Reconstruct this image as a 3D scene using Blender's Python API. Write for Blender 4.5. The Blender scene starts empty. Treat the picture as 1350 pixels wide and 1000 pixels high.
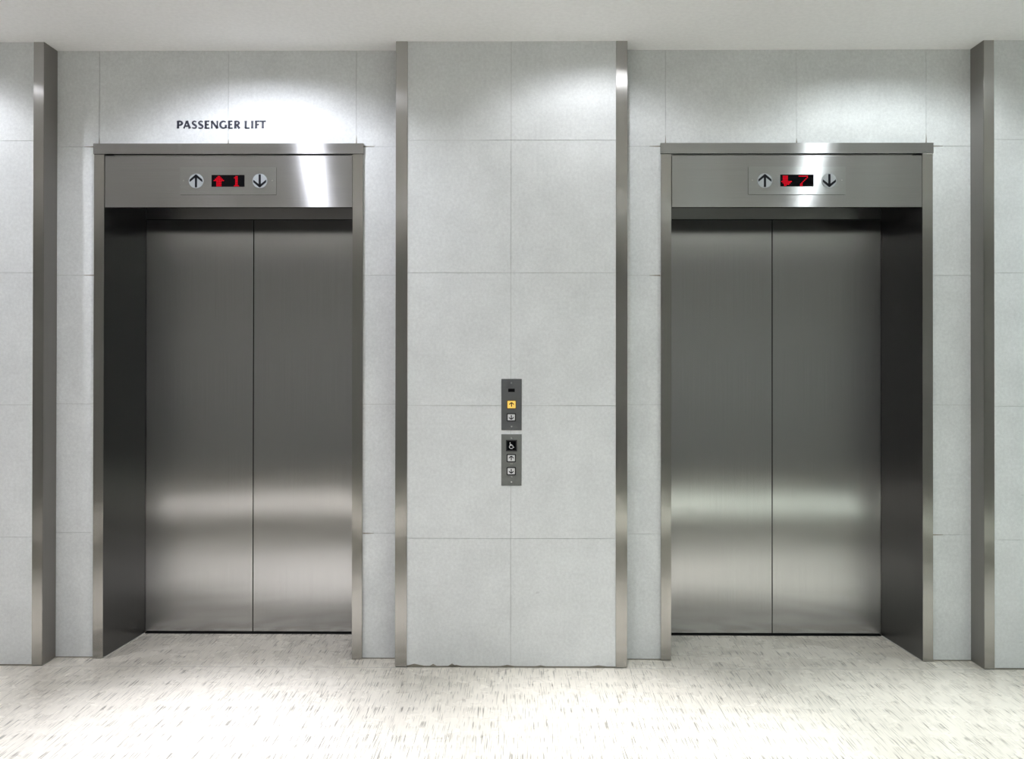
import bpy, bmesh, math, random
from mathutils import Vector, Matrix
random.seed(4)
SC = bpy.context.scene
COL = SC.collection

# ------------------------------------------------------------------ settings
SC.view_settings.view_transform = 'Standard'
SC.view_settings.look = 'None'
SC.view_settings.gamma = 1.0
SC.view_settings.use_curve_mapping = False
SC.view_settings.exposure = 0.06
SC.cycles.use_denoising = True
SC.cycles.max_bounces = 10
SC.cycles.diffuse_bounces = 5
SC.cycles.glossy_bounces = 7
SC.cycles.sample_clamp_indirect = 10.0
SC.cycles.sample_clamp_direct = 10.0

# ------------------------------------------------------------------ the place (metres)
DEPTH = 0.1085            # the lift bays lie this far behind the pier faces
CEIL = 2.83
FRAME_Y = DEPTH - 0.012   # front of the lift frames
DOOR_Y = FRAME_Y + 0.378  # front of the door leaves
LIFT_X = (-1.352, 1.286)  # centre lines of the two lifts
ROWS = [0.582, 1.182, 1.782, 2.382]
SIDE = 4.6
FAR = -6.4

# ------------------------------------------------------------------ materials
def mat(name):
    m = bpy.data.materials.new(name); m.use_nodes = True
    nt = m.node_tree
    b = nt.nodes['Principled BSDF']
    return m, nt, b
def N(nt, typ, **kw):
    n = nt.nodes.new(typ)
    for k, v in kw.items(): setattr(n, k, v)
    return n
def coords(nt, scale):
    tc = N(nt, 'ShaderNodeTexCoord'); mp = N(nt, 'ShaderNodeMapping')
    mp.inputs['Scale'].default_value = scale
    nt.links.new(tc.outputs['Object'], mp.inputs['Vector'])
    return mp.outputs['Vector']
def noise(nt, vec, scale, detail=3, rough=.55):
    n = N(nt, 'ShaderNodeTexNoise')
    n.inputs['Scale'].default_value = scale; n.inputs['Detail'].default_value = detail
    n.inputs['Roughness'].default_value = rough
    nt.links.new(vec, n.inputs['Vector'])
    return n.outputs['Fac']
def ramp(nt, fac, stops):
    r = N(nt, 'ShaderNodeValToRGB'); e = r.color_ramp.elements
    while len(e) < len(stops): e.new(0.5)
    for el, (p, c) in zip(e, stops):
        el.position = p; el.color = (c[0], c[1], c[2], 1) if not isinstance(c, (int, float)) else (c, c, c, 1)
    nt.links.new(fac, r.inputs['Fac'])
    return r.outputs['Color']
def mix(nt, typ, fac, a, b):
    n = N(nt, 'ShaderNodeMix', data_type='RGBA', blend_type=typ)
    for sock, v in ((n.inputs[0], fac), (n.inputs[6], a), (n.inputs[7], b)):
        if hasattr(v, 'links'): nt.links.new(v, sock)
        else: sock.default_value = v if isinstance(v, (int, float)) else (*v, 1)
    return n.outputs[2]

def m_plain(name, col, rough=.5, metal=0, emit=None, strength=0, spec=.5):
    m, nt, b = mat(name)
    b.inputs['Base Color'].default_value = (*col, 1)
    b.inputs['Roughness'].default_value = rough
    b.inputs['Metallic'].default_value = metal
    b.inputs['Specular IOR Level'].default_value = spec
    if emit:
        b.inputs['Emission Color'].default_value = (*emit, 1)
        b.inputs['Emission Strength'].default_value = strength
    else:
        f = noise(nt, coords(nt, (1, 1, 1)), 60, 2)
        nt.links.new(mix(nt, 'MULTIPLY', 1.0, col, ramp(nt, f, [(.3, .94), (.7, 1.0)])), b.inputs['Base Color'])
    return m

def m_stone():
    m, nt, b = mat('wall_stone_tile')
    v = coords(nt, (1, 1, 1))
    fine = ramp(nt, noise(nt, v, 75, 3, .7), [(.30, .86), (.70, 1.0)])
    cloud = ramp(nt, noise(nt, v, 5.5, 6, .62), [(.30, .885), (.70, 1.0)])
    c = mix(nt, 'MULTIPLY', 1.0, (.80, .825, .83), fine)
    c = mix(nt, 'MULTIPLY', 1.0, c, cloud)
    # a few small greyish scuffs
    sc = ramp(nt, noise(nt, coords(nt, (1, 1, 2.2)), 17, 2, .4), [(.76, 1.0), (.80, .86)])
    c = mix(nt, 'MULTIPLY', 1.0, c, sc)
    nt.links.new(c, b.inputs['Base Color'])
    b.inputs['Roughness'].default_value = .48
    b.inputs['Specular IOR Level'].default_value = .35
    return m

def m_floor():
    m, nt, b = mat('flecked_vinyl')
    base = mix(nt, 'MULTIPLY', 1.0, (.755, .71, .625), ramp(nt, noise(nt, coords(nt, (1, 1, 1)), 3.5, 2), [(.3, .95), (.7, 1.0)]))
    streak = ramp(nt, noise(nt, coords(nt, (150, 6, 1)), 1.0, 2, .5), [(.30, .90), (.62, 1.0)])
    c = mix(nt, 'MULTIPLY', 1.0, base, streak)
    fl = ramp(nt, noise(nt, coords(nt, (200, 7.5, 1)), 1.0, 0, .4), [(.675, 1.0), (.73, .48)])
    c = mix(nt, 'MULTIPLY', 1.0, c, fl)
    fl2 = ramp(nt, noise(nt, coords(nt, (330, 12, 7)), 1.0, 0, .4), [(.67, 1.0), (.74, .52)])
    c = mix(nt, 'MULTIPLY', 1.0, c, fl2)
    # welded sheet seam running along the line of the pier faces
    tc = N(nt, 'ShaderNodeTexCoord'); sx = N(nt, 'ShaderNodeSeparateXYZ'); nt.links.new(tc.outputs['Object'], sx.inputs[0])
    a = N(nt, 'ShaderNodeMath', operation='ADD'); a.inputs[1].default_value = 0.004; nt.links.new(sx.outputs['Y'], a.inputs[0])
    ab = N(nt, 'ShaderNodeMath', operation='ABSOLUTE'); nt.links.new(a.outputs[0], ab.inputs[0])
    lt = N(nt, 'ShaderNodeMath', operation='LESS_THAN'); lt.inputs[1].default_value = 0.0032; nt.links.new(ab.outputs[0], lt.inputs[0])
    c = mix(nt, 'MIX', lt.outputs[0], c, (.50, .48, .43))
    nt.links.new(c, b.inputs['Base Color'])
    rg = ramp(nt, noise(nt, coords(nt, (1, 1, 1)), 7, 3), [(.3, .22), (.7, .33)])
    nt.links.new(rg, b.inputs['Roughness'])
    b.inputs['Specular IOR Level'].default_value = .5
    return m

def m_steel(name, col, rough, aniso, smear, brush, var=.06):
    """brushed steel; smear = direction the highlights spread in (across the brush lines)"""
    m, nt, b = mat(name)
    f = noise(nt, coords(nt, brush), 1.0, 3, .6)
    c = mix(nt, 'MULTIPLY', 1.0, col, ramp(nt, f, [(.3, 1 - var), (.7, 1.0)]))
    nt.links.new(c, b.inputs['Base Color'])
    b.inputs['Metallic'].default_value = 1
    big = noise(nt, coords(nt, tuple(min(q, 6) for q in brush)), 1.0, 3)
    r = N(nt, 'ShaderNodeMapRange'); r.inputs[3].default_value = rough * .93; r.inputs[4].default_value = rough * 1.07
    nt.links.new(big, r.inputs[0]); nt.links.new(r.outputs[0], b.inputs['Roughness'])
    b.inputs['Anisotropic'].default_value = aniso
    cv = N(nt, 'ShaderNodeCombineXYZ')
    for i in range(3): cv.inputs[i].default_value = smear[i]
    nt.links.new(cv.outputs[0], b.inputs['Tangent'])
    return m

STONE = m_stone()
FLOOR = m_floor()
GROUT = m_plain('tile_joint', (.46, .47, .46), .9)
GRIME = m_plain('joint_grime', (.27, .25, .21), .9)
PAINT = m_plain('ceiling_paint', (.90, .90, .90), .8)
LOBBY = m_plain('lobby_wall_paint', (.52, .52, .52), .6)
STEEL_V = m_steel('steel_brushed_upright', (.45, .44, .42), .26, 1.0, (.7, .7, 0), (260, 260, 2.5))
STEEL_D = m_steel('steel_door_leaf', (.58, .58, .585), .22, 1.0, (1, 0, 0), (300, 300, 2.0), .09)
STEEL_H = m_steel('steel_brushed_level', (.46, .46, .46), .24, 1.0, (0, 0, 1), (2.5, 260, 260))
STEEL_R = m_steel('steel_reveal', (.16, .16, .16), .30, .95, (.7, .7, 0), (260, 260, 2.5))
STEEL_C = m_steel('steel_cheek_shaded', (.31, .295, .28), .30, .95, (.7, .7, 0), (260, 260, 2.5))  # guard steel again, with the cheeks' dark reflections put into the base colour
PLATE = m_steel('steel_indicator_plate', (.49, .50, .50), .26, 1.0, (0, 0, 1), (2.5, 260, 260))
PANEL_A = m_plain('dark_call_plate', (.145, .15, .155), .42, .7)
PANEL_B = m_plain('grey_call_plate', (.225, .235, .228), .42, .7)
BLACK = m_plain('black_gap', (.006, .006, .006), .7)
GLASS = m_plain('display_black', (.003, .003, .004), .25, spec=.08)
INK = m_plain('black_ink', (.008, .008, .011), .6, spec=.15)
LENS = m_plain('frosted_lens', (.36, .385, .40), .35)
CAP = m_plain('button_cap_white', (.70, .71, .72), .35)
BEZEL = m_plain('bezel_black', (.012, .012, .014), .4)
AMBER_B = m_plain('bezel_amber', (.16, .085, .01), .4)
AMBER = m_plain('button_amber_lit', (.7, .5, .12), .4, 0, (1.0, .60, .10), .42)
RED = m_plain('led_red', (.08, .0, .002), .4, 0, (1.0, .004, .022), .85, .05)
SILVER = m_plain('screw_steel', (.8, .8, .8), .25, 1)
SLATE = m_plain('letter_slate', (.042, .046, .068), .5)
CAULK = m_plain('sealant', (.66, .65, .60), .6)
WHITE_INK = m_plain('white_ink', (.8, .8, .8), .5)
RING = m_plain('lamp_ring', (.8, .8, .8), .5)

# ------------------------------------------------------------------ mesh helpers
class MB:
    def __init__(s): s.bm = bmesh.new()
    def box(s, x0, x1, y0, y1, z0, z1, mi=0, bev=0):
        r = bmesh.ops.create_cube(s.bm, size=1)
        vs = r['verts']
        for v in vs:
            v.co = Vector((x0 + (v.co.x + .5) * (x1 - x0), y0 + (v.co.y + .5) * (y1 - y0), z0 + (v.co.z + .5) * (z1 - z0)))
        fs = set(f for v in vs for f in v.link_faces)
        if bev:
            es = list(set(e for v in vs for e in v.link_edges))
            rr = bmesh.ops.bevel(s.bm, geom=es, offset=bev, segments=2, affect='EDGES', profile=.5)
            fs = [f for f in fs if f.is_valid] + [f for f in rr['faces'] if f.is_valid]
        for f in fs: f.material_index = mi
        return s
    def prism(s, pts, y0, y1, mi=0):
        """outline in (x, z), counter-clockwise seen from the front, from y0 (front) to y1"""
        a = [s.bm.verts.new((x, y0, z)) for x, z in pts]; b = [s.bm.verts.new((x, y1, z)) for x, z in pts]
        fs = [s.bm.faces.new(a), s.bm.faces.new(b[::-1])]
        n = len(pts)
        for i in range(n):
            j = (i + 1) % n
            fs.append(s.bm.faces.new((a[j], a[i], b[i], b[j])))
        for f in fs: f.material_index = mi
        return s
    def poly3(s, base, off, mi=0):
        """polygon (3-D points) extruded by vector off"""
        a = [s.bm.verts.new(p) for p in base]; b = [s.bm.verts.new(Vector(p) + Vector(off)) for p in base]
        fs = [s.bm.faces.new(a), s.bm.faces.new(b[::-1])]
        for i in range(len(a)):
            j = (i + 1) % len(a); fs.append(s.bm.faces.new((a[j], a[i], b[i], b[j])))
        for f in fs: f.material_index = mi
        return s
    def ribbon(s, pts, w, y0, y1):
        """stroke along pts (x, z) with widths w"""
        n = len(pts); L = []; R = []
        for i in range(n):
            p = Vector(pts[max(i - 1, 0)]); q = Vector(pts[min(i + 1, n - 1)])
            t = (q - p).normalized(); nn = Vector((-t.y, t.x)); ww = w[i] if isinstance(w, (list, tuple)) else w
            c = Vector(pts[i]); L.append(c + nn * ww / 2); R.append(c - nn * ww / 2)
        out = [tuple(v) for v in R] + [tuple(v) for v in L[::-1]]
        for i in range(n - 1):
            s.prism([tuple(R[i]), tuple(R[i + 1]), tuple(L[i + 1]), tuple(L[i])], y0, y1)
        return s
    def disc(s, cx, cz, r, y0, y1, n=32, r1=None):
        r1 = r if r1 is None else r1
        a = [s.bm.verts.new((cx + r1 * math.cos(t), y0, cz + r1 * math.sin(t))) for t in (2 * math.pi * i / n for i in range(n))]
        b = [s.bm.verts.new((cx + r * math.cos(t), y1, cz + r * math.sin(t))) for t in (2 * math.pi * i / n for i in range(n))]
        s.bm.faces.new(a); s.bm.faces.new(b[::-1])
        for i in range(n):
            j = (i + 1) % n; s.bm.faces.new((a[j], a[i], b[i], b[j]))
        return s
    def rrect(s, x0, x1, z0, z1, r, y0, y1, mi=0):
        pts = []
        for cx, cz, a0 in ((x1 - r, z1 - r, 0), (x0 + r, z1 - r, 90), (x0 + r, z0 + r, 180), (x1 - r, z0 + r, 270)):
            for k in range(5):
                t = math.radians(a0 + k * 22.5); pts.append((cx + r * math.cos(t), cz + r * math.sin(t)))
        return s.prism(pts, y0, y1, mi)
    def build(s, name, mats, parent=None, loc=(0, 0, 0)):
        bmesh.ops.recalc_face_normals(s.bm, faces=s.bm.faces)
        me = bpy.data.meshes.new(name); s.bm.to_mesh(me); s.bm.free()
        for m in (mats if isinstance(mats, (list, tuple)) else [mats]): me.materials.append(m)
        o = bpy.data.objects.new(name, me); COL.objects.link(o)
        o.parent = parent; o.location = loc
        return o
def thing(name, label, cat, loc, group=None):
    o = bpy.data.objects.new(name, None); COL.objects.link(o); o.location = loc; o.empty_display_size = .1
    return tag(o, label, cat, group)
def tag(o, label, cat, group=None):
    o['label'] = label; o['category'] = cat
    if group: o['group'] = group
    return o
def struct(o): o['kind'] = 'structure'; return o

# ------------------------------------------------------------------ the setting
# floor, running into both lift openings
struct(MB().box(-SIDE, SIDE, FAR, DOOR_Y + .08, -.05, 0).build('floor', FLOOR))

GAP = .0016
def tiles(mb, x0, x1, z0, z1, xj, zj, y):
    xs = [x0] + [x for x in xj if x0 < x < x1] + [x1]; zs = [z0] + [z for z in zj if z0 < z < z1] + [z1]
    for i in range(len(xs) - 1):
        for j in range(len(zs) - 1):
            a = xs[i] + (GAP / 2 if i else 0); b = xs[i + 1] - (GAP / 2 if i < len(xs) - 2 else 0)
            c = zs[j] + (GAP / 2 if j else 0); d = zs[j + 1] - (GAP / 2 if j < len(zs) - 2 else 0)
            mb.box(a, b, y, y + .004, c, d, 0)
def chip(mb, pts, y):    # a chipped-out spot in a joint, filled with old grime
    mb.prism(pts, y - .0004, y + .001, 2)

def pier(name, x0, x1, g0, g1, xj):
    """x0..x1 solid body; tiles stop at g0 / g1 where the corner guards begin"""
    mb = MB()
    mb.box(x0, x1, .004, .26, 0, CEIL, 1)
    tiles(mb, g0, g1, .007, CEIL, xj, ROWS, 0)
    mb.box(g0, g1, .0015, .004, 0, .007, 2)
    return mb
LP = (-2.1575, -2.2055); CPL = (-.5575, -.5045); CPR = (.4905, .4392); RP = (2.0925, 2.1392)
struct(pier('l', -SIDE, LP[0] - .002, -SIDE, LP[1] - .0008, [-4.09, -3.62, -3.149, -2.677]).build('wall_pier_left', [STONE, GROUT, GRIME]))
mb = pier('c', CPL[0] + .002, CPR[0] - .002, CPL[1] + .0008, CPR[1] - .0008, [-.035])
for x, w, h in ((-.30, .02, .012), (-.385, .018, .010), (-.28, .03, .006), (.36, .05, .006), (-.05, .04, .007), (.10, .03, .005), (-.47, .05, .010)):
    chip(mb, [(x - w, .006), (x + w, .006), (x + w * .3, .006 + h * .7), (x, .006 + h), (x - w * .4, .006 + h * .5)], 0)
struct(mb.build('wall_pier_centre', [STONE, GROUT, GRIME]))
struct(pier('r', RP[0] + .002, SIDE, RP[1] + .0008, SIDE, [2.611, 3.08, 3.55, 4.02]).build('wall_pier_right', [STONE, GROUT, GRIME]))

# the wall behind, with its two lift openings
mb = MB(); Y = DEPTH
for cx, x0, x1, xj in ((LIFT_X[0], LP[0], CPL[0], (-1.9608, -1.3565, -.7575)), (LIFT_X[1], CPR[0], RP[0], (.681, 1.2885, 1.888))):
    a, b = cx - .585, cx + .585
    for p, q in ((x0, a), (b, x1)):
        mb.box(p, q, Y + .004, Y + .15, 0, 2.36, 1); tiles(mb, p, q, .005, 2.382 - GAP / 2, [], ROWS[:3], Y)
        mb.box(p, q, Y + .002, Y + .004, 0, .005, 2)
    mb.box(x0, x1, Y + .004, Y + .15, 2.36, CEIL, 1); tiles(mb, x0, x1, 2.382 + GAP / 2, CEIL, xj, [], Y)
    for k, x in enumerate(xj):
        h = (.045, .028, .05)[k]; w = (.0024, .0035, .0030)[k]
        chip(mb, [(x - w, 2.392), (x + w, 2.392), (x + w * .8, 2.392 + h * .5), (x + .0004, 2.392 + h), (x - w * .6, 2.392 + h * .45)], Y)
    for s, z in ((-1, 1.782), (1, .582), (1, 2.382), (-1, 2.382)):
        e = cx + s * .629; chip(mb, [(e, z - .003), (e + s * .05, z - .0012), (e + s * .05, z + .0012), (e, z + .0028)][::s], Y)
struct(mb.build('wall_back', [STONE, GROUT, GRIME]))

# rest of the lobby
struct(MB().box(-SIDE, SIDE, FAR - .1, FAR, 0, CEIL).build('wall_front', LOBBY))
struct(MB().box(-SIDE - .1, -SIDE, FAR, .26, 0, CEIL).build('wall_left', LOBBY))
struct(MB().box(SIDE, SIDE + .1, FAR, .26, 0, CEIL).build('wall_right', LOBBY))

# ceiling with round openings for the downlights
HOLE = .12
LAMP_X = (-2.80, -1.17, .36, 1.66, 3.2)
ROW_A, ROW_B = -.575, -3.60
lamps = [(x, y) for y in (ROW_A, ROW_B) for x in LAMP_X]
bm = bmesh.new(); edges = []
def loop(pts):
    vs = [bm.verts.new((x, y, CEIL)) for x, y in pts]
    for i in range(len(vs)): edges.append(bm.edges.new((vs[i], vs[(i + 1) % len(vs)])))
loop([(-SIDE - .1, FAR - .1), (SIDE + .1, FAR - .1), (SIDE + .1, .26), (-SIDE - .1, .26)])
for x, y in lamps: loop([(x + HOLE * math.cos(2 * math.pi * k / 28), y + HOLE * math.sin(2 * math.pi * k / 28)) for k in range(28)])
bmesh.ops.triangle_fill(bm, use_beauty=True, use_dissolve=False, edges=edges, normal=(0, 0, -1))
me = bpy.data.meshes.new('ceiling'); bm.to_mesh(me); bm.free(); me.materials.append(PAINT)
ce = bpy.data.objects.new('ceiling', me); COL.objects.link(ce); struct(ce)

# ------------------------------------------------------------------ downlights
def lathe(prof, n=28):
    mb = MB(); rings = []
    for r, z in prof: rings.append([mb.bm.verts.new((r * math.cos(2 * math.pi * k / n), r * math.sin(2 * math.pi * k / n), z)) for k in range(n)])
    for a, b in zip(rings, rings[1:]):
        for k in range(n): mb.bm.faces.new((a[k], a[(k + 1) % n], b[(k + 1) % n], b[k]))
    return mb, rings
A_COL = dict(zip(LAMP_X, ((.97, .97, 1), (.94, .945, 1.0), (.99, .99, 1.0), (.95, 1.0, .98), (.88, .98, 1.0))))
A_BEAM = dict(zip(LAMP_X, (.9, 1.15, 1.0, .75, .9)))
A_WIDE = dict(zip(LAMP_X, (.9, .98, .38, .58, 1.0)))
WIDE_A, NARROW_A, WIDE_B, NARROW_B = 52, 430, 19, 1420
FAR_B = 62
WASH = math.radians(32)   # the wall-wash reflectors are turned towards the walls
def spot(name, loc, power, half, blend, col, radius, tilt=0):
    l = bpy.data.lights.new(name, 'SPOT'); l.energy = power; l.spot_size = 2 * half; l.spot_blend = blend
    l.color = (col[0] * .945, col[1] * .96, col[2]); l.shadow_soft_size = radius
    o = bpy.data.objects.new(name, l); COL.objects.link(o); o.location = loc; o.rotation_euler = (tilt, 0, 0)
    return o
for x, y in lamps:
    t = thing('ceiling_downlight', 'round white recessed downlight in the lobby ceiling', 'lamp', (x, y, CEIL), 'ceiling downlights')
    mb, rg = lathe([(HOLE - .002, .075), (HOLE - .002, 0), (HOLE + .012, -.004), (HOLE + .014, 0)])
    mb.bm.faces.new(rg[0]); mb.build('housing', RING, t)
    mb, rg = lathe([(.045, .075), (.045, .062)]); mb.bm.faces.new(rg[0]); mb.bm.faces.new(rg[1]); mb.build('bulb', LENS, t)
    c = A_COL[x]
    if y == ROW_A:
        spot('downlight_spread', (x, y, CEIL + .05), WIDE_A * A_WIDE[x], math.radians(60), .7, c, .03, WASH)
        spot('downlight_beam', (x, y, CEIL + .05), NARROW_A * A_BEAM[x], math.radians(20.5), 1.0, c, .03, math.radians(-6))
    else:
        c = (.99, .975, 1.0) if x < 0 else ((1, 1, .98) if x < 1 else (.86, 1.0, .95))
        spot('downlight_spread', (x, y, CEIL + .05), WIDE_B, math.radians(55), .7, c, .03, -WASH * 1.5)
        spot('downlight_throw', (x, y, CEIL + .05), FAR_B, math.radians(38), .8, c, .03, math.radians(52))
        spot('downlight_beam', (x, y, CEIL + .05), NARROW_B, math.radians(17), 1.0, c, .03)

# ------------------------------------------------------------------ steel corner guards on the piers
def guard(xo, xi, label):
    """angle profile: face from xo (corner) to xi on the front, cheek going back along xo"""
    s = 1 if xi > xo else -1
    mb = MB()
    prof = [(0, 0), (s * abs(xi - xo), 0), (s * abs(xi - xo), .006), (s * .0018, .006), (s * .0018, DEPTH + .0015), (0, DEPTH + .0015)]
    if s < 0: prof = prof[::-1]
    mb.poly3([(x, y, .004) for x, y in prof], (0, 0, CEIL - .004))
    # keep the edges crisp but not razor sharp
    bmesh.ops.bevel(mb.bm, geom=[e for e in mb.bm.edges if abs(e.verts[0].co.z - e.verts[1].co.z) > 1 and abs(e.verts[0].co.x) < 1e-6 and e.verts[0].co.y < 1e-6],
                    offset=.0018, segments=2, affect='EDGES')
    mb.bm.normal_update()
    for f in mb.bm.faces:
        if abs(f.normal.x) > .95: f.material_index = 1  # cheek faces get the steel with painted-in shade
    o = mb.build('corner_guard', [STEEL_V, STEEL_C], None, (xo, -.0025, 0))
    return tag(o, label, 'corner guard')
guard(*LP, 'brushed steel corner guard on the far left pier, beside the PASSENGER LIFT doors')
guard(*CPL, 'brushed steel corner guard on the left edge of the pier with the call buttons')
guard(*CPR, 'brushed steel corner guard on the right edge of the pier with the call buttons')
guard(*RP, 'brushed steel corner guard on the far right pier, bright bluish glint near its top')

# ------------------------------------------------------------------ lift frames
IN, OUT = .5795, .627      # half widths of opening and of the frame
HZ0, HZ1, TZ0, TZ1 = 2.097, 2.337, 2.345, 2.394
LEAF = .5495               # half width of the opening at the leaves
def lift_frame(cx, label):
    t = thing('lift_door_frame', label, 'door frame', (cx, 0, 0))
    for s in (-1, 1):
        a, b = sorted((s * IN, s * OUT))
        MB().box(a, b, FRAME_Y, DEPTH + .003, .003, TZ0 - .001, 0, .001).build('jamb', STEEL_V, t)
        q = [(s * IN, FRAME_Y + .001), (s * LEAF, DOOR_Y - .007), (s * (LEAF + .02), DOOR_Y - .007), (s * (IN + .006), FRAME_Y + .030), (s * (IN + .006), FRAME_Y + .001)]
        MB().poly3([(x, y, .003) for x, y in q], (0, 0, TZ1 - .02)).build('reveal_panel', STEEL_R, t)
        q = [(s * (IN - .0035), FRAME_Y + .004), (s * (LEAF - .005), DOOR_Y - .012), (s * (LEAF + .004), DOOR_Y - .012), (s * (IN + .004), FRAME_Y + .004)]
        MB().poly3([(x, y, 0) for x, y in q], (0, 0, .0032)).build('sealant_bead', CAULK, t)
    MB().box(-OUT - .003, OUT + .003, FRAME_Y - .002, DEPTH + .003, TZ0, TZ1, 0, .001).build('head', STEEL_H, t)
    MB().box(-IN + .003, IN - .0015, FRAME_Y + .001, FRAME_Y + .022, HZ0, HZ1, 0, .001).build('header_panel', STEEL_H, t)
    MB().box(-LEAF, LEAF, DOOR_Y - .002, DOOR_Y + .02, 2.1065, TZ1 - .03).build('transom', STEEL_H, t)
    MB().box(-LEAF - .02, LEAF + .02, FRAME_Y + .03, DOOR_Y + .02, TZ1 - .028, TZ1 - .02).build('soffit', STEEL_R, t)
    MB().box(-LEAF, LEAF, DOOR_Y - .012, DOOR_Y + .05, 0, .0022).build('sill', BLACK, t)
    return t
lift_frame(LIFT_X[0], 'brushed steel surround of the lift under the PASSENGER LIFT lettering')
lift_frame(LIFT_X[1], 'brushed steel surround of the right lift, its indicator showing 7')

def leaf(cx, s, label):
    a, b = sorted((s * .0020, s * .60))
    mb = MB().box(a, b, 0, .032, .009, 2.1025, 0, .0012)
    return tag(mb.build('lift_door_leaf', STEEL_D, None, (cx, DOOR_Y, 0)), label, 'lift door', 'sliding lift door leaves')
leaf(LIFT_X[0], -1, 'left brushed steel sliding leaf of the lift under the PASSENGER LIFT lettering')
leaf(LIFT_X[0], 1, 'right brushed steel sliding leaf of the lift under the PASSENGER LIFT lettering')
leaf(LIFT_X[1], -1, 'left brushed steel sliding leaf of the lift whose indicator shows 7')
leaf(LIFT_X[1], 1, 'right brushed steel sliding leaf of the lift whose indicator shows 7')

# ------------------------------------------------------------------ floor indicators over the lifts
UP_ARROW = ['...##...', '..####..', '.######.', '########', '..####..', '..####..', '..####..', '..####..']
ONE = ['..##....', '.###....', '..##....', '..##....', '..##....', '..##....', '..##....', '.####...']
DOWN_ARROW = ['.####...', '.####...', '.####...', '.####...', '########', '.######.', '..####..', '..##....']
SEVEN = ['#######.', '......#.', '.....#..', '....#...', '...#....', '..#.....', '.##.....', '.##.....']
def glyph_dots(name, rows, x0, z1, y, parent):
    mb = MB(); p = .0062
    for r, line in enumerate(rows):
        for c, ch in enumerate(line):
            if ch == '#': mb.disc(x0 + (c + .5) * p, z1 - (r + .5) * p, p * .40, y - .0006, y + .0005, 8)
    return mb.build(name, RED, parent)
def arrow_shape(mb, cx, cz, up, w, h, t, y0, y1):
    """plain arrow: shaft and two slanted bars"""
    s = 1 if up else -1
    def P(pts):
        pts = [(cx + x, cz + s * z) for x, z in pts]
        mb.prism(pts if s > 0 else pts[::-1], y0, y1)
    P([(-t / 2, -h / 2), (t / 2, -h / 2), (t / 2, h / 2 - t * .6), (-t / 2, h / 2 - t * .6)])
    d = t * 1.15
    P([(-w / 2, 0 - t * .55), (0, h / 2 - d), (0, h / 2), (-t * .2, h / 2), (-w / 2, d - t * .55)])
    P([(w / 2, 0 - t * .55), (w / 2, d - t * .55), (t * .2, h / 2), (0, h / 2), (0, h / 2 - d)])
    return mb
def indicator(cx, label, g1, g2, off1, off2):
    y = FRAME_Y + .001
    t = thing('floor_indicator', label, 'floor indicator', (cx, y, 2.2195))
    w, h = .2245, .0645
    MB().rrect(-w, w, -h, h, .003, -.003, 0).build('faceplate', PLATE, t)
    d = MB().box(-.0765, .0765, -.0045, -.003, -.0272, .0272).build('display', GLASS, t)
    glyph_dots('led_arrow', g1, off1, .0228, -.0046, d); glyph_dots('led_digit', g2, off2, .0228, -.0046, d)
    for s in (-1, 1):
        l = MB().disc(s * .1485, -.001, .0345, -.0060, -.003, 40, .0335).build('lantern', LENS, t)
        arrow_shape(MB(), s * .1485, -.001, s < 0, .060, .060, .0105, -.0066, -.0060).build('arrow_symbol', INK, l)
        MB().disc(s * .2065, .001, .0026, -.0042, -.003, 10).build('screw', SILVER, t)
    return t
indicator(LIFT_X[0], 'steel indicator plate with red digit 1 above the left lift', UP_ARROW, ONE, -.067, .021)
indicator(LIFT_X[1], 'steel indicator plate with red digit 7 above the right lift', DOWN_ARROW, SEVEN, -.073, .007)

# ------------------------------------------------------------------ call button panels on the centre pier
def tiny_arrow(cx, cz, up, y, parent):
    mb = MB(); s = 1 if up else -1; r = .0100; t = .0042
    a, b = cz - s * r, cz + s * r
    mb.box(cx - t / 2, cx + t / 2, y - .0005, y, min(a, b), max(a, b))
    for q in (-1, 1):
        pts = [(cx + q * k * r * 1.0, cz + s * (r - .0012 - r * (.35 * k + .55 * k * k))) for k in (0, .25, .5, .75, 1)]
        mb.ribbon(pts, t * .95, y - .0005, y)
    return mb.build('arrow_symbol', INK, parent)
def button(t, cx, cz, w, h, up, lit=False):
    o = MB().rrect(cx - w / 2, cx + w / 2, cz - h / 2, cz + h / 2, .004, -.0055, -.003).build('call_button', AMBER_B if lit else BEZEL, t)
    k = .0034 if lit else .0050
    c = MB().rrect(cx - w / 2 + k, cx + w / 2 - k, cz - h / 2 + k, cz + h / 2 - k, .0025, -.0075, -.0055).build('button_cap', AMBER if lit else CAP, o)
    if lit: o['label'] = 'lit amber up button'
    tiny_arrow(cx, cz, up, -.0075, o)
    return o
def call_panel(z, label, m, h):
    t = thing('call_button_panel', label, 'call panel', (-.0320, 0, z), None)
    MB().box(-.0460, .0460, -.003, 0, -h / 2, h / 2, 0, .0008).build('faceplate', m, t)
    return t
def screw(t, z):
    MB().disc(0, z, .0033, -.0042, -.003, 12).build('screw', SILVER, t)
zc = 1.1866
t = call_panel(zc, 'upper grey call panel on the centre pier with a lit amber button', PANEL_A, .2316)
screw(t, 1.2842 - zc); screw(t, 1.0872 - zc)
MB().box(-.0151, .0147, -.0036, -.003, 1.2435 - zc, 1.2585 - zc).build('display_window', GLASS, t)
button(t, 0, 1.1868 - zc, .0430, .0395, True, True)
button(t, -.001, 1.1293 - zc, .0425, .0372, False)
zc = .9368
t = call_panel(zc, 'lower grey call panel on the centre pier with a black wheelchair symbol', PANEL_B, .2320)
screw(t, 1.0358 - zc); screw(t, .8371 - zc)
pl = MB().box(-.0252, .0252, -.0040, -.003, .9759 - zc, 1.0272 - zc, 0, .0006).build('wheelchair_sign', BEZEL, t)
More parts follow.
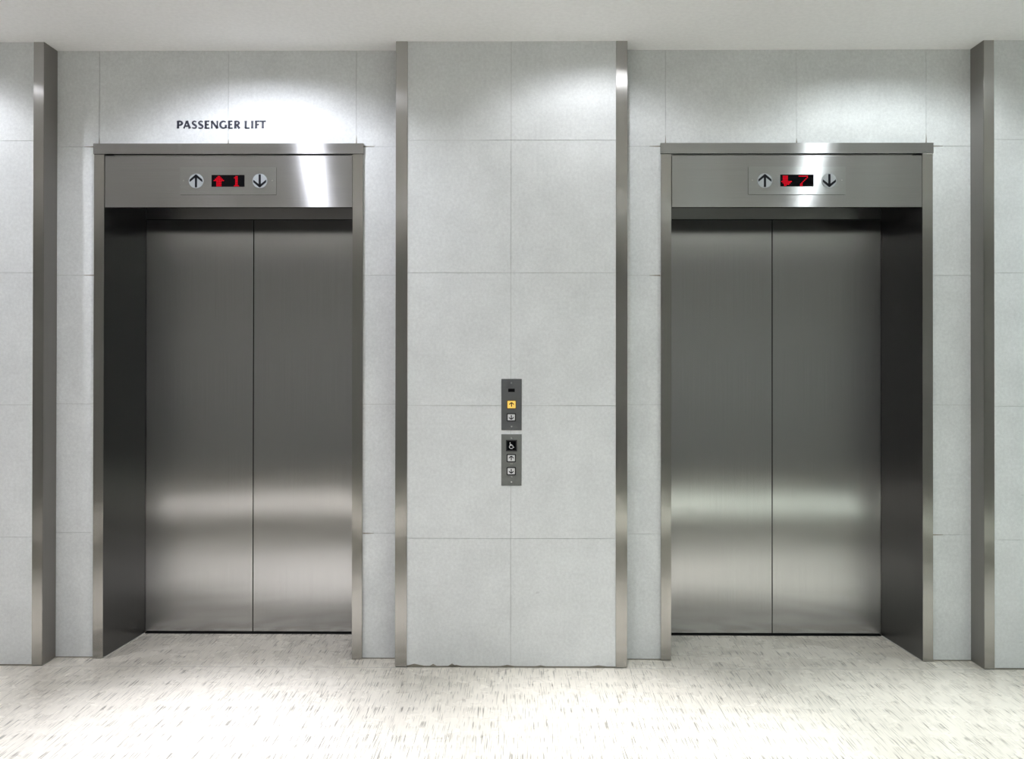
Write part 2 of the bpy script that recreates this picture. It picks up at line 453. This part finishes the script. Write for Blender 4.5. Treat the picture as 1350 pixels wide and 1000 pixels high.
MB().box(-.0200, .0200, -.0046, -.0040, .9810 - zc, 1.0220 - zc).build('sign_face', GLASS, pl)
mb = MB(); zz = 1.0015 - zc; y0, y1 = -.0052, -.0046
mb.disc(-.0062, zz + .0125, .0022, y0, y1, 12)
mb.ribbon([(-.0062, zz + .0095), (-.0050, zz + .0005)], .0026, y0, y1)
mb.ribbon([(-.0052, zz + .0052), (.0022, zz + .0052)], .0019, y0, y1)
mb.ribbon([(-.0052, zz + .0005), (.0052, zz + .0005), (.0094, zz - .0085), (.0122, zz - .0073)], .0023, y0, y1)
mb.ribbon([(-.0010 + .0086 * math.cos(math.radians(a)), zz - .0055 + .0076 * math.sin(math.radians(a))) for a in range(128, 352, 14)], .0021, y0, y1)
mb.build('wheelchair_symbol', WHITE_INK, pl)
button(t, -.001, .9453 - zc, .0425, .0372, True)
button(t, -.001, .8865 - zc, .0425, .0372, False)
for z, pat in ((.9193, ((-4, 1), (-1, 1), (2, 1.5), (-2, -1), (1, -1), (3, .2))), (.8610, ((-3, 1), (0, 1), (2, 1), (1.5, -1)))):
    mb = MB()
    for a, b in pat: mb.disc(a * .0014, z - zc + b * .0014, .0011, -.0038, -.003, 8)
    mb.build('braille_dots', SILVER, t)

# ------------------------------------------------------------------ PASSENGER LIFT lettering
def arc(cx, cz, rx, rz, a0, a1, n=14):
    return [(cx + rx * math.cos(math.radians(a0 + (a1 - a0) * k / n)), cz + rz * math.sin(math.radians(a0 + (a1 - a0) * k / n))) for k in range(n + 1)]
TK, TN = .265, .175     # thick and thin strokes, cap height = 1
def flare(p, q, w):     # waisted stem with slightly flared ends
    n = 6; pts = [(p[0] + (q[0] - p[0]) * k / n, p[1] + (q[1] - p[1]) * k / n) for k in range(n + 1)]
    return pts, [w * (1 + .28 * abs(2 * k / n - 1) ** 2.5) for k in range(n + 1)]
def spline(P, n=6):
    out = []
    for i in range(len(P) - 1):
        a, b, c, d = (Vector(P[max(0, min(len(P) - 1, i + k))]) for k in (-1, 0, 1, 2))
        for k in range(n):
            u = k / n
            out.append(tuple(.5 * ((2 * b) + (c - a) * u + (2 * a - 5 * b + 4 * c - d) * u * u + (3 * b - a - 3 * c + d) * u ** 3)))
    return out + [tuple(P[-1])]
def S_():
    p = spline([(.86, .85), (.70, .93), (.48, .95), (.25, .87), (.17, .72), (.30, .59), (.55, .48), (.80, .36), (.86, .22), (.72, .08), (.45, .04), (.25, .07), (.10, .14)])
    n = len(p); return p, [TN * .9 + (TK * 1.05 - TN * .9) * math.exp(-((k / (n - 1) - .5) / .2) ** 2) for k in range(n)]
def G_():
    p = arc(.54, .5, .44, .45, 48, 318, 26); n = len(p)
    return p, [TN + (TK - TN) * math.sin(math.pi * k / (n - 1)) ** 2 for k in range(n)]
def bowl(zc, rz, x0, xr):
    p = [(x0, zc + rz)] + arc(x0 + (xr - x0) * .35, zc, (xr - x0) * .65, rz, 90, -90, 14) + [(x0, zc - rz)]; n = len(p)
    return p, [TN + (TK - TN) * math.sin(math.pi * k / (n - 1)) ** 2 for k in range(n)]
GL = {
 'P': [flare((.16, 0), (.16, 1), TK), bowl(.70, .255, .16, .88)],
 'A': [flare((.06, 0), (.47, 1), TN), flare((.94, 0), (.50, 1), TK), ([(.25, .32), (.76, .32)], TN)],
 'S': [S_()],
 'E': [flare((.18, 0), (.18, 1), TK), flare((.12, .955), (.90, .955), TN), flare((.18, .51), (.80, .51), TN), flare((.12, .045), (.94, .045), TN)],
 'N': [flare((.10, 0), (.10, 1), TN), flare((.90, 0), (.90, 1), TN), flare((.09, .97), (.91, .03), TK)],
 'G': [G_(), flare((.87, .05), (.87, .47), TK)],
 'R': [flare((.16, 0), (.16, 1), TK), bowl(.72, .235, .16, .80), flare((.44, .48), (.90, 0), TK)],
 'L': [flare((.18, 0), (.18, 1), TK), flare((.12, .045), (.95, .045), TN)],
 'I': [flare((.5, 0), (.5, 1), TK)],
 'F': [flare((.20, 0), (.20, 1), TK), flare((.12, .955), (.95, .955), TN), flare((.20, .50), (.85, .50), TN)],
 'T': [flare((.5, 0), (.5, 1), TK), flare((.02, .955), (.98, .955), TN)],
}
X0S, X1S, ZB, CAPH = -1.5956, -1.1800, 2.4672, .0350
SPAN = [('P', 115, 178), ('A', 186, 262), ('S', 278, 335), ('S', 347, 408), ('E', 423, 477), ('N', 493, 570), ('G', 587, 668), ('E', 684, 735), ('R', 752, 815), ('L', 868, 922), ('I', 940, 962), ('F', 983, 1033), ('T', 1033, 1103)]
t = thing('lettering', 'dark slate PASSENGER LIFT lettering on the tiled wall above the left lift', 'sign', ((X0S + X1S) / 2, DEPTH, ZB))
U = (X1S - X0S) / (1103 - 115); XC = (X0S + X1S) / 2
for ch, a, b in SPAN:
    xa = X0S + (a - 115) * U - XC; wd = (b - a) * U; mb = MB()
    for pts, w in GL[ch]:
        P = [(xa + x * wd, z * CAPH) for x, z in pts]
        k = CAPH * (1 if ch != 'I' else 1)
        mb.ribbon(P, [q * k for q in w] if isinstance(w, list) else w * k, -.0025, 0)
    mb.build('letter', SLATE, t)

# ------------------------------------------------------------------ world and camera
w = bpy.data.worlds.new('world'); SC.world = w; w.use_nodes = True
w.node_tree.nodes['Background'].inputs[0].default_value = (.5, .5, .5, 1); w.node_tree.nodes['Background'].inputs[1].default_value = .02

YAW, PIT, ROL, CAMZ, FPX, CY = -.0079230, .0042042, -.0011112, 1.3606, 1108.25, -22.43
def axis(x, y, z):           # camera axes (x right, y forward, z up) into the world
    c, s = math.cos(ROL), math.sin(ROL); x, z = c * x + s * z, -s * x + c * z
    c, s = math.cos(PIT), math.sin(PIT); y, z = c * y - s * z, s * y + c * z
    c, s = math.cos(YAW), math.sin(YAW); x, y = c * x + s * y, -s * x + c * y
    return Vector((x, y, z))
cam = bpy.data.cameras.new('camera'); co = bpy.data.objects.new('camera', cam); COL.objects.link(co)
rx, fw, up = axis(1, 0, 0), axis(0, 1, 0), axis(0, 0, 1)
M = Matrix((rx, up, -fw)).transposed().to_4x4(); M.translation = Vector((0, -3.8, CAMZ))
co.matrix_world = M
cam.sensor_width = 36; cam.lens = 36 * FPX / 1350; cam.shift_y = CY / 1350; cam.clip_start = .01
SC.camera = co
